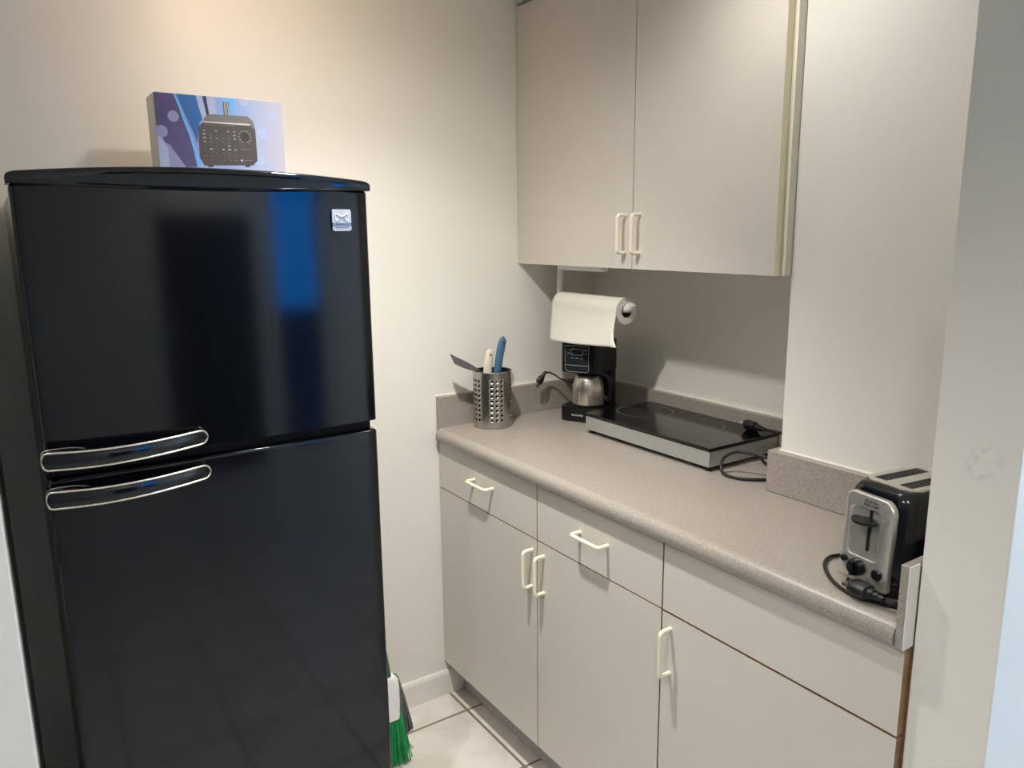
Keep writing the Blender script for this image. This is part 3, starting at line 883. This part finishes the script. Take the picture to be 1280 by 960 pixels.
# carafe
cf = thing('coffee_carafe', 'small stainless steel carafe with black handle sitting in the coffee maker', 'carafe', (0.160, -0.249, 0.9145), CA)
ccx, ccy, cz0 = X0 + W / 2 + 0.006, 0.060, 0.0487
prof = [(0.046, 0.0), (0.050, 0.001), (0.0518, 0.006), (0.0520, 0.040), (0.0512, 0.052), (0.0490, 0.064), (0.0455, 0.076), (0.0410, 0.087), (0.0370, 0.094), (0.0355, 0.0955)]
lathe('body', prof, M['steeld'], cf, (ccx, ccy, cz0), 40, angle=60)
lathe('lid', [(0.034, 0.0), (0.0365, 0.0015), (0.035, 0.005), (0.020, 0.007)], M['black'], cf, (ccx, ccy, cz0 + 0.0952), 32)
lathe('base_ring', [(0.047, 0), (0.0525, 0.0005), (0.0525, 0.0035), (0.0505, 0.004)], M['black'], cf, (ccx, ccy, cz0 - 0.0003), 40)
hp = [(0.030, 0, 0.0985), (0.050, 0, 0.0975), (0.066, 0, 0.084), (0.072, 0, 0.055), (0.070, 0, 0.030), (0.062, 0, 0.018), (0.050, 0, 0.020)]
ha = math.radians(18)
tube('handle', [(ccx + math.cos(ha) * x, ccy + math.sin(ha) * x, cz0 + z) for x, y, z in catmull(hp, 6)], [(0.0085, 0.0055)] * 37, M['black'], cf, 12, up=(-math.sin(ha), math.cos(ha), 0))
bm = bmesh.new()
for k in range(4):
    for s in (-0.006, 0.006):
        a = -PI / 2 - 0.25 + s / 0.0515
        add_box(bm, ccx + 0.0517 * math.cos(a) - 0.0018, ccx + 0.0517 * math.cos(a) + 0.0018, ccy + 0.0517 * math.sin(a) - 0.0003, ccy + 0.0517 * math.sin(a) + 0.0005, cz0 + 0.012 + 0.010 * k, cz0 + 0.0135 + 0.010 * k)
link('level_marks', bm, M['badgehi'], cf)

# ------------------------------------------------------------------ paper towels
RX0, RX1, RY, RZ, RR, RH = 0.100, 0.405, -0.206, 1.2790, 0.0380, 0.0185
ph = thing('paper_towel_holder', 'white bracket under the wall cabinet carrying the paper towel roll', 'paper towel holder', (0.20, RY, 1.407))
box('mount_plate', 0.090 - 0.2, 0.310 - 0.2, -0.012, 0.012, -0.0200, -0.0003, M['white'], ph, 0.006, 3)
rodz = RZ + RH - 0.0125 - 1.407
pts = [(0.093 - 0.2, 0, -0.012), (0.091 - 0.2, 0, -0.05), (0.0905 - 0.2, 0, -0.10), (0.090 - 0.2, 0, rodz)]
bm = bmesh.new(); add_sweep(bm, pts, [(0.0115, 0.006)] * 4, 14, (1, 0, 0))
link('arm', bm, M['white'], ph)
path = [(0.088 - 0.2, 0, rodz)] + [(0.20 + 0.05 * k - 0.2, 0, rodz) for k in range(4)] + [(0.400 - 0.2, 0, rodz), (0.412 - 0.2, 0.001, rodz + 0.002), (0.420 - 0.2, 0.001, rodz + 0.008), (0.424 - 0.2, 0.001, rodz + 0.016)]
tube('rod', path, 0.0118, M['white'], ph, 16)
rl = thing('paper_towel_roll', 'white paper towel roll with a loose sheet hanging down in front of the coffee maker', 'paper towel', (RX0, RY, RZ))
LX = RX1 - RX0
lathe('roll', [(RH + 0.001, 0), (RR, 0), (RR, LX), (RH + 0.001, LX)], M['paper'], rl, (0, 0, 0), 48, 'x', closed=True)
lathe('core', [(RH - 0.0008, 0.0006), (RH + 0.0009, 0.0006), (RH + 0.0009, LX - 0.0006), (RH - 0.0008, LX - 0.0006)], M['card'], rl, (0, 0, 0), 36, 'x', closed=True)
bm = bmesh.new(); nu, nv = 30, 26; g = []
for j in range(nv + 1):
    t = j / nv; row = []
    for i in range(nu + 1):
        s = i / nu
        if t < 0.35:
            a = math.radians(80 + 100 * t / 0.35)
            r = RR + 0.0012
            y, z = r * math.cos(a), r * math.sin(a)
            if a > PI: pass
            x = LX * s
        else:
            q = (t - 0.35) / 0.65
            zb = (1.1690 + 0.014 * s - 0.004 * math.sin(PI * s)) - RZ
            z = zb * q
            y = -(RR + 0.0012) - 0.020 * q ** 1.3 - 0.0035 * math.sin(s * 7.0) * q - (0.006 * q * q if s > 0.9 else 0)
            x = LX * s + 0.026 * q * q * (0.55 + 0.45 * s) - 0.010 * q * math.exp(-((s - 1) / 0.12) ** 2) * math.sin(PI * q)
            x += 0.008 * q ** 6 * max(0, (s - 0.85) / 0.15)
        row.append(bm.verts.new((x, y, z)))
    g.append(row)
for j in range(nv):
    for i in range(nu): bm.faces.new((g[j][i], g[j][i + 1], g[j + 1][i + 1], g[j + 1][i]))
o = link('hanging_sheet', bm, M['paper'], rl, angle=80)
sm = o.modifiers.new('thickness', 'SOLIDIFY'); sm.thickness = 0.0008; sm.offset = 0

# ------------------------------------------------------------------ cooktop
CX0, CX1, CY0, CY1 = 0.325, 0.806, -0.288, -0.024
ct = thing('cooktop', 'portable two-ring black glass cooktop with an aluminium body', 'cooktop', (CX0, CY0, 0.9145))
cw, cd = CX1 - CX0, CY1 - CY0
box('body', 0, cw, 0, cd, 0.0115, 0.0515, M['alu'], ct, 0.0015, 2)
gl = box('glass_top', -0.001, cw + 0.001, -0.001, cd + 0.001, 0.0518, 0.0610, M['glass'], ct, 0.0018, 2)
for (cx, cy, r) in ((0.4135 - CX0, -0.132 - CY0, 0.0835), (0.625 - CX0, -0.139 - CY0, 0.0745)):
    bm = bmesh.new(); N = 72; A, B = [], []
    for k in range(N):
        a = 2 * PI * k / N
        A.append(bm.verts.new((cx + r * math.cos(a), cy + r * math.sin(a), 0.06115))); B.append(bm.verts.new((cx + (r - 0.0016) * math.cos(a), cy + (r - 0.0016) * math.sin(a), 0.06115)))
    for k in range(N): bm.faces.new((A[k], A[(k + 1) % N], B[(k + 1) % N], B[k]))
    link('burner_ring', bm, M['ring'], gl)
for x in (0.014, cw - 0.014):
    for y in (0.014, cd - 0.014):
        lathe('foot', [(0.008, 0), (0.009, 0.002), (0.009, 0.0117)], M['rubber'], ct, (x, y, 0.0), 16)
c0 = Vector((CX0, CY0, 0.9145))
P = lambda x, y, z: Vector((x, y, z)) - c0
# cord: leaves the rear right, loops over the counter, back over the top and ends in the plug on the glass
path = catmull([P(0.812, -0.050, 0.935), P(0.86, -0.055, 0.925), P(0.925, -0.10, 0.930), P(0.958, -0.190, 0.960), P(0.930, -0.228, 0.973), P(0.885, -0.240, 0.976), P(0.850, -0.250, 0.971), P(0.828, -0.262, 0.951),
                P(0.834, -0.275, 0.9270), P(0.860, -0.280, 0.9188), P(0.900, -0.268, 0.9188), P(0.938, -0.220, 0.9188), P(0.955, -0.150, 0.9188), P(0.940, -0.085, 0.935), P(0.905, -0.066, 0.965), P(0.865, -0.064, 0.987), P(0.830, -0.064, 0.989), P(0.795, -0.068, 0.9895)], 8)
tube('cord', path, 0.0040, M['cord'], ct, 10)
tube('cord_coil', catmull([P(0.818, -0.10, 0.9185), P(0.850, -0.125, 0.9185), P(0.900, -0.135, 0.9185), P(0.950, -0.120, 0.9185), P(0.962, -0.085, 0.9185)], 8), 0.0038, M['cord'], ct, 10)
bm = bmesh.new(); add_plug(bm, P(0.735, -0.066, 0.9905), (-1, 0.05, 0.02), (0, 0.5, 1), 1.45)
link('plug', bm, [M['cord'], M['steel']], ct)

# ------------------------------------------------------------------ toaster
TA = -math.radians(8.5)
TO = (1.392, -0.563, 0.9145)
to = thing('toaster', 'black and stainless two-slice toaster at the right end of the counter', 'toaster', TO, TA)
TW, TL, TH = 0.066, 0.182, 0.178
def toaster_shell():
    bm = bmesh.new(); rings = []
    prof = [(0.012, 0.000), (0.012, 0.010), (0.006, 0.014), (0.000, 0.030), (0.000, 0.070), (0.0015, 0.110), (0.0045, 0.145), (0.008, 0.163), (0.012, 0.172), (0.018, 0.1775)]
    for ins, z in prof:
        front = ins * 0.9 + 0.010 * (z / TH) ** 2
        o = rounded(-TW + ins, TW - ins, front, TL - ins, (0.024, 0.024, 0.030, 0.030), 8)
        rings.append([bm.verts.new((u, v, z)) for u, v in o])
    for a, b in zip(rings[:-1], rings[1:]):
        q = len(a)
        for k in range(q): bm.faces.new((a[k], a[(k + 1) % q], b[(k + 1) % q], b[k]))
    bm.faces.new(rings[0]); bm.faces.new(list(reversed(rings[-1])))
    return bm
M['tsteel'] = mat('satin_steel_panel', (222, 218, 211), 0.27, metal=0.74)
M['toastblack'] = mat('black_toaster_shell', (14, 17, 24), 0.18)
link('shell', toaster_shell(), M['toastblack'], to, angle=45)
# steel top with two open slots: frame of strips round the slots
bm = bmesh.new()
tx, ty0, ty1, tz0, tz1 = TW - 0.017, 0.030, TL - 0.022, 0.1772, 0.1800
sl = [(-0.0365, -0.0115), (0.0115, 0.0365)]; sy0, sy1 = 0.045, TL - 0.030
outl = rounded(-tx, tx, ty0, ty1, (0.026, 0.026, 0.026, 0.026), 8)
# top plate as one outline with two holes, filled by triangulation
def ring_edges(pts, z):
    vs = [bm.verts.new((u, v, z)) for u, v in pts]
    return vs, [bm.edges.new((vs[k], vs[(k + 1) % len(vs)])) for k in range(len(vs))]
alle = []
ov, oe = ring_edges(outl, tz1); alle += oe
hv = []
for a, b in sl:
    v_, e_ = ring_edges(rounded(a, b, sy0, sy1, 0.003, 3), tz1); alle += e_; hv.append(v_)
bmesh.ops.triangle_fill(bm, use_beauty=True, edges=alle)
# skirts: outside edge and slot walls
def skirt(vs, z):
    lo = [bm.verts.new((v.co.x, v.co.y, z)) for v in vs]
    for k in range(len(vs)): bm.faces.new((vs[k], vs[(k + 1) % len(vs)], lo[(k + 1) % len(vs)], lo[k]))
skirt(ov, tz0 - 0.001)
for v_ in hv: skirt(v_, tz0)
link('top_plate', bm, M['tsteel'], to, angle=30)
for a, b in sl:
    bm = bmesh.new()
    add_box(bm, a + 0.0002, b - 0.0002, sy0 + 0.0002, sy1 - 0.0002, 0.1774, 0.1779)
    so = link('slot', bm, M['gap'], to)  # dark sheet in place of the shade down the slot
    bm = bmesh.new()
    for k in range(8):
        y = sy0 + 0.008 + (sy1 - sy0 - 0.016) * k / 7
        add_sweep(bm, [(a + 0.003, y, 0.1782), (b - 0.003, y + 0.002, 0.1782)], 0.0006, 5)
    for q in (0.3, 0.7):
        add_sweep(bm, [(a + (b - a) * q, sy0 + 0.003, 0.1783), (a + (b - a) * q, sy1 - 0.003, 0.1783)], 0.0006, 5)
    link('bread_guide', bm, M['greyplastic'], so)
# front face: leans back a little towards the top
lean = 0.075
def TF(u, v, h=0.0):
    """point on the front panel: u across, v up, h out of the face"""
    y = -0.0005 + 0.0095 * (v / TH) ** 2 + 0.008 * max(0, (v - 0.13) / 0.05) ** 2 * 0.5 - 0.0045
    return Vector((u, y - h, v))
def add_face_prism(bm, outline, h0, h1, mi=0):
    A = [bm.verts.new(TF(u, v, h0)) for u, v in outline]; B = [bm.verts.new(TF(u, v, h1)) for u, v in outline]
    n = len(A)
    for k in range(n):
        f = bm.faces.new((A[k], A[(k + 1) % n], B[(k + 1) % n], B[k])); f.material_index = mi
    return A, B
# panel as a frame with an opening for the lever recess
PO = rounded(-0.048, 0.046, 0.012, 0.163, (0.004, 0.004, 0.024, 0.012), 7)
RO = rounded(-0.034, 0.022, 0.057, 0.140, (0.008, 0.008, 0.012, 0.010), 7)
def off(o, d):
    cx = sum(p[0] for p in o) / len(o); cy = sum(p[1] for p in o) / len(o)
    w = max(p[0] for p in o) - cx; h = max(p[1] for p in o) - cy
    return [(cx + (u - cx) * (1 + d / w), cy + (v - cy) * (1 + d / h)) for u, v in o]
bm = bmesh.new()
def fill_front(h, hole=True):
    e = []
    A = [bm.verts.new(TF(u, v, h)) for u, v in PO]
    e += [bm.edges.new((A[k], A[(k + 1) % len(A)])) for k in range(len(A))]
    B = [bm.verts.new(TF(u, v, h)) for u, v in RO]
    e += [bm.edges.new((B[k], B[(k + 1) % len(B)])) for k in range(len(B))]
    bmesh.ops.triangle_fill(bm, use_beauty=True, edges=e)
    return A, B
POi, ROi = off(PO, -0.0025), off(RO, 0.0028)
e = []
A = [bm.verts.new(TF(u, v, 0.0042)) for u, v in POi]; e += [bm.edges.new((A[k], A[(k + 1) % len(A)])) for k in range(len(A))]
B = [bm.verts.new(TF(u, v, 0.0042)) for u, v in ROi]; e += [bm.edges.new((B[k], B[(k + 1) % len(B)])) for k in range(len(B))]
bmesh.ops.triangle_fill(bm, use_beauty=True, edges=e)
def chain(rings):
    for P_, Q_ in zip(rings[:-1], rings[1:]):
        for k in range(len(P_)): bm.faces.new((P_[k], P_[(k + 1) % len(P_)], Q_[(k + 1) % len(P_)], Q_[k]))
chain([A, [bm.verts.new(TF(u, v, 0.0034)) for u, v in off(PO, -0.0007)], [bm.verts.new(TF(u, v, 0.0020)) for u, v in PO], [bm.verts.new(TF(u, v, -0.006)) for u, v in PO]])
chain([B, [bm.verts.new(TF(u, v, 0.0030)) for u, v in off(RO, 0.0008)], [bm.verts.new(TF(u, v, 0.0002)) for u, v in RO]])
fp = link('front_panel', bm, M['tsteel'], to, angle=40)
bm = bmesh.new(); f = bm.faces.new([bm.verts.new(TF(u, v, 0.0006)) for u, v in RO])
bmesh.ops.triangulate(bm, faces=bm.faces)
link('lever_recess', bm, M['tsteel'], fp)
bm = bmesh.new(); add_face_prism(bm, rounded(-0.0015, 0.0045, 0.070, 0.142, 0.0028, 4), 0.0, 0.0012)
bm.faces.new([bm.verts.new(TF(u, v, 0.0012)) for u, v in rounded(-0.0015, 0.0045, 0.070, 0.142, 0.0028, 4)])
link('lever_slot', bm, M['gap'], fp)  # dark strip in place of the shade in the slot
bm = bmesh.new()
c = TF(0.001, 0.124, 0.004)
lv = []
for k in range(20):
    a = 2 * PI * k / 20
    lv.append((0.001 + 0.024 * math.cos(a), c.y - 0.008 + (0.020 if math.sin(a) < 0 else 0.010) * math.sin(a)))
add_prism(bm, lv, 0.1215, 0.1275, 'xy', 0, 0.002, 2)
add_box(bm, -0.001, 0.004, c.y - 0.008, c.y + 0.004, 0.115, 0.123)
link('lever', bm, M['black'], to)
def round_button(name, u, v, r, depth, m):
    p = TF(u, v, 0.0035)
    bm = bmesh.new(); add_lathe(bm, [(r, 0.0), (r, -depth * 0.7), (r * 0.85, -depth), (r * 0.3, -depth * 0.92)], p, 24, 0, 'y')
    if name == 'browning_knob':
        add_box(bm, p.x - 0.0030, p.x + 0.0030, p.y - depth - 0.005, p.y - depth * 0.7, p.z - r * 0.8, p.z + r * 0.8, 0.001)
    o = link(name, bm, m, fp)
    bm = bmesh.new()
    add_sweep(bm, [(p.x + (r + 0.0012) * math.cos(2 * PI * k / 24), p.y - 0.0006, p.z + (r + 0.0012) * math.sin(2 * PI * k / 24)) for k in range(24)], 0.0012, 6, (0, 1, 0), closed=True)
    return o
round_button('browning_knob', -0.009, 0.040, 0.0150, 0.014, M['black'])
round_button('button', -0.036, 0.046, 0.0062, 0.006, M['black'])
round_button('button', 0.028, 0.040, 0.0090, 0.006, M['black'])
text_mesh('lettering', 'BLACK+\nDECKER', 0.0062, M['greyplastic'], to, Matrix.Translation(TF(0.002, 0.1510, 0.0044)) @ Matrix.Rotation(PI / 2 - 0.16, 4, 'X') @ Matrix.Scale(1.25, 4, (1, 0, 0)), extrude=0.0004)
box('crumb_tray', -0.034, 0.030, -0.004, 0.02, 0.003, 0.0105, M['black'], to, 0.0015)
LT = lambda p: to_local(p, TO, TA)
tube('cord', catmull([LT(p) for p in ((1.337, -0.455, 0.9300), (1.312, -0.462, 0.9240), (1.292, -0.478, 0.9190), (1.285, -0.502, 0.9185), (1.300, -0.538, 0.9185), (1.338, -0.577, 0.9185), (1.376, -0.598, 0.9185), (1.412, -0.602, 0.9185), (1.440, -0.590, 0.9185), (1.468, -0.578, 0.9185),
                                      (1.4705, -0.583, 0.9240), (1.465, -0.595, 0.9290), (1.450, -0.603, 0.9310))], 8), 0.0032, M['cord'], to, 9)
bm = bmesh.new(); add_plug(bm, LT((1.392, -0.597, 0.9315)), LT((1.372, -0.594, 0.9310)) - LT((1.392, -0.597, 0.9315)), (0, 0, 1), 1.35)
link('plug', bm, [M['cord'], M['steel']], to)

# ------------------------------------------------------------------ broom beside the fridge
BO = Vector((0.225, -0.905, 0.0))
bro = thing('broom', 'green bristled broom with a white socket standing beside the refrigerator', 'broom', BO)
bm = bmesh.new()
def slab_sweep(secs):
    rows = []
    for (cx, cy, z, hx, hy) in secs:
        o = rounded(cx - hx, cx + hx, cy - hy, cy + hy, min(hx, hy) * 0.6, 4)
        rows.append([bm.verts.new((u, v, z)) for u, v in o])
    for a, b in zip(rows[:-1], rows[1:]):
        q = len(a)
        for k in range(q): bm.faces.new((a[k], a[(k + 1) % q], b[(k + 1) % q], b[k]))
    bm.faces.new(rows[0]); bm.faces.new(list(reversed(rows[-1])))
slab_sweep([(0, -0.018, 0.155, 0.026, 0.034), (0, -0.015, 0.180, 0.025, 0.032), (0, -0.008, 0.235, 0.022, 0.026), (0, -0.006, 0.270, 0.020, 0.022), (0, -0.008, 0.282, 0.014, 0.014)])
link('socket', bm, M['white'], bro)
# strands
def strands(n, x0, x1, y0t, y1t, y0b, y1b, zt, zb, m, name, seed, jag=0.012):
    rnd = random.Random(seed); bm = bmesh.new()
    for k in range(n):
        s = rnd.random(); q = rnd.random()
        x = x0 + (x1 - x0) * q
        a = Vector((x * 0.8, y0t + (y1t - y0t) * s, zt)); b = Vector((x + rnd.uniform(-0.006, 0.006), y0b + (y1b - y0b) * s + rnd.uniform(-0.004, 0.004), zb(s) + rnd.uniform(0, jag)))
        mid = (a + b) / 2 + Vector((rnd.uniform(-0.003, 0.003), rnd.uniform(-0.003, 0.003), 0))
        add_sweep(bm, [a, mid, b], [(0.0017, 0.0017), (0.0018, 0.0018), (0.0012, 0.0012)], 5)
    return link(name, bm, m, bro)
strands(420, -0.024, 0.026, -0.048, 0.014, -0.110, 0.045, 0.185, lambda s: 0.002 + 0.012 * max(0, s - 0.7), M['green'], 'green_bristles', 3)['kind'] = 'stuff'
strands(520, -0.040, -0.010, -0.002, 0.026, -0.03, 0.068, 0.262, lambda s: 0.000 + 0.078 * s, M['greybr'], 'grey_bristles', 5)['kind'] = 'stuff'
tube('handle', [(0, -0.010, 0.268), (0, -0.022, 0.36), (0.0, -0.1625, 1.06)], 0.0105, M['greenh'], bro, 14)

# ------------------------------------------------------------------ lights
def spot(name, loc, energy, col, size_deg, blend, radius, target):
    l = bpy.data.lights.new(name, 'SPOT'); l.energy = energy; l.color = col
    l.spot_size = math.radians(size_deg); l.spot_blend = blend; l.shadow_soft_size = radius
    o = bpy.data.objects.new(name, l); COL.objects.link(o); o.location = loc
    o.rotation_euler = (Vector(target) - Vector(loc)).to_track_quat('-Z', 'Y').to_euler()
    return o
WARM = (1.0, 0.968, 0.905)
LAMP = (0.74, -1.05, 2.13)
spot('ceiling_spot_down', LAMP, 40, WARM, 100, 1.0, 0.03, (0.70, -1.0, 0))
spot('added_beam_corner', LAMP, 31, WARM, 100, 1.0, 0.03, (0.25, -0.85, 0.6))  # extra beam added at the same lamp to brighten the left wall
spot('added_beam_corner_wide', LAMP, 18, WARM, 140, 1.0, 0.03, (0.25, -0.85, 0.6))  # second added beam at the same lamp, wider
spot('fill_low_cabinets', (2.1, -1.5, 2.13), 22, WARM, 95, 1.0, 0.05, (1.5, -0.9, 0))  # added fill with no known lamp, lifts the lower cabinet fronts
spot('fill_aisle', (1.45, -2.0, 2.13), 35, WARM, 95, 1.0, 0.06, (1.2, -1.2, 0))  # unseen fill added to balance the brightness of floor and fronts
spot('ceiling_spot_pillar', (0.98, -0.60, 2.13), 6.6, WARM, 160, 1.0, 0.03, (1.04, -0.30, 1.2))
spot('added_hot_spot_fridge', (0.44, -1.17, 2.13), 4.3, (1.0, 0.75, 0.52), 170, 1.0, 0.03, (0.05, -1.12, 1.85))  # added light imitating the main lamp's glossy highlight on the wall
spot('fill_far_wall', (3.60, -0.55, 2.13), 17, WARM, 120, 1.0, 0.05, (4.2, -0.6, 1.5))  # added light, brightens the far wall's reflection in the fridge

# daylight: sky outside the windows of the adjoining room
w = bpy.data.worlds.new('World'); S.world = w; w.use_nodes = True
bg = w.node_tree.nodes['Background']
bg.inputs['Color'].default_value = (0.72, 0.87, 1.0, 1); bg.inputs['Strength'].default_value = 8.0
for loc, rot, sx, sy in (((FX + 0.14, 0.08, 1.10), (0, PI / 2, 0), 2.10, 0.40), ((3.475, FY1 + 0.14, 1.2), (-PI / 2, 0, 0), 1.25, 1.80)):
    l = bpy.data.lights.new('window_portal', 'AREA'); l.shape = 'RECTANGLE'; l.size = sx; l.size_y = sy
    l.cycles.is_portal = True
    o = bpy.data.objects.new('window_portal', l); COL.objects.link(o); o.location = loc; o.rotation_euler = rot

# ------------------------------------------------------------------ camera
yaw, pitch, roll, f = 0.9806, -0.1954, -0.0098, 960.15
fw = Vector((-math.sin(yaw) * math.cos(pitch), math.cos(yaw) * math.cos(pitch), math.sin(pitch)))
r = fw.cross(Vector((0, 0, 1))).normalized(); u = r.cross(fw)
c, s = math.cos(roll), math.sin(roll)
r2, u2 = c * r + s * u, -s * r + c * u
cam = bpy.data.cameras.new('camera'); cam.sensor_width = 36; cam.lens = 36 * f / 1280; cam.clip_start = 0.02
co = bpy.data.objects.new('camera', cam); COL.objects.link(co)
co.matrix_world = Matrix(((r2.x, u2.x, -fw.x, 2.0551), (r2.y, u2.y, -fw.y, -1.7108), (r2.z, u2.z, -fw.z, 1.5059), (0, 0, 0, 1)))
S.camera = co
vs = S.view_settings
vs.view_transform = 'Standard'; vs.look = 'None'; vs.gamma = 1.0; vs.exposure = 0.10; vs.use_curve_mapping = False
S.cycles.use_denoising = True
S.cycles.max_bounces = 10; S.cycles.diffuse_bounces = 6; S.cycles.glossy_bounces = 5; S.cycles.transparent_max_bounces = 8
S.cycles.sample_clamp_indirect = 6.0
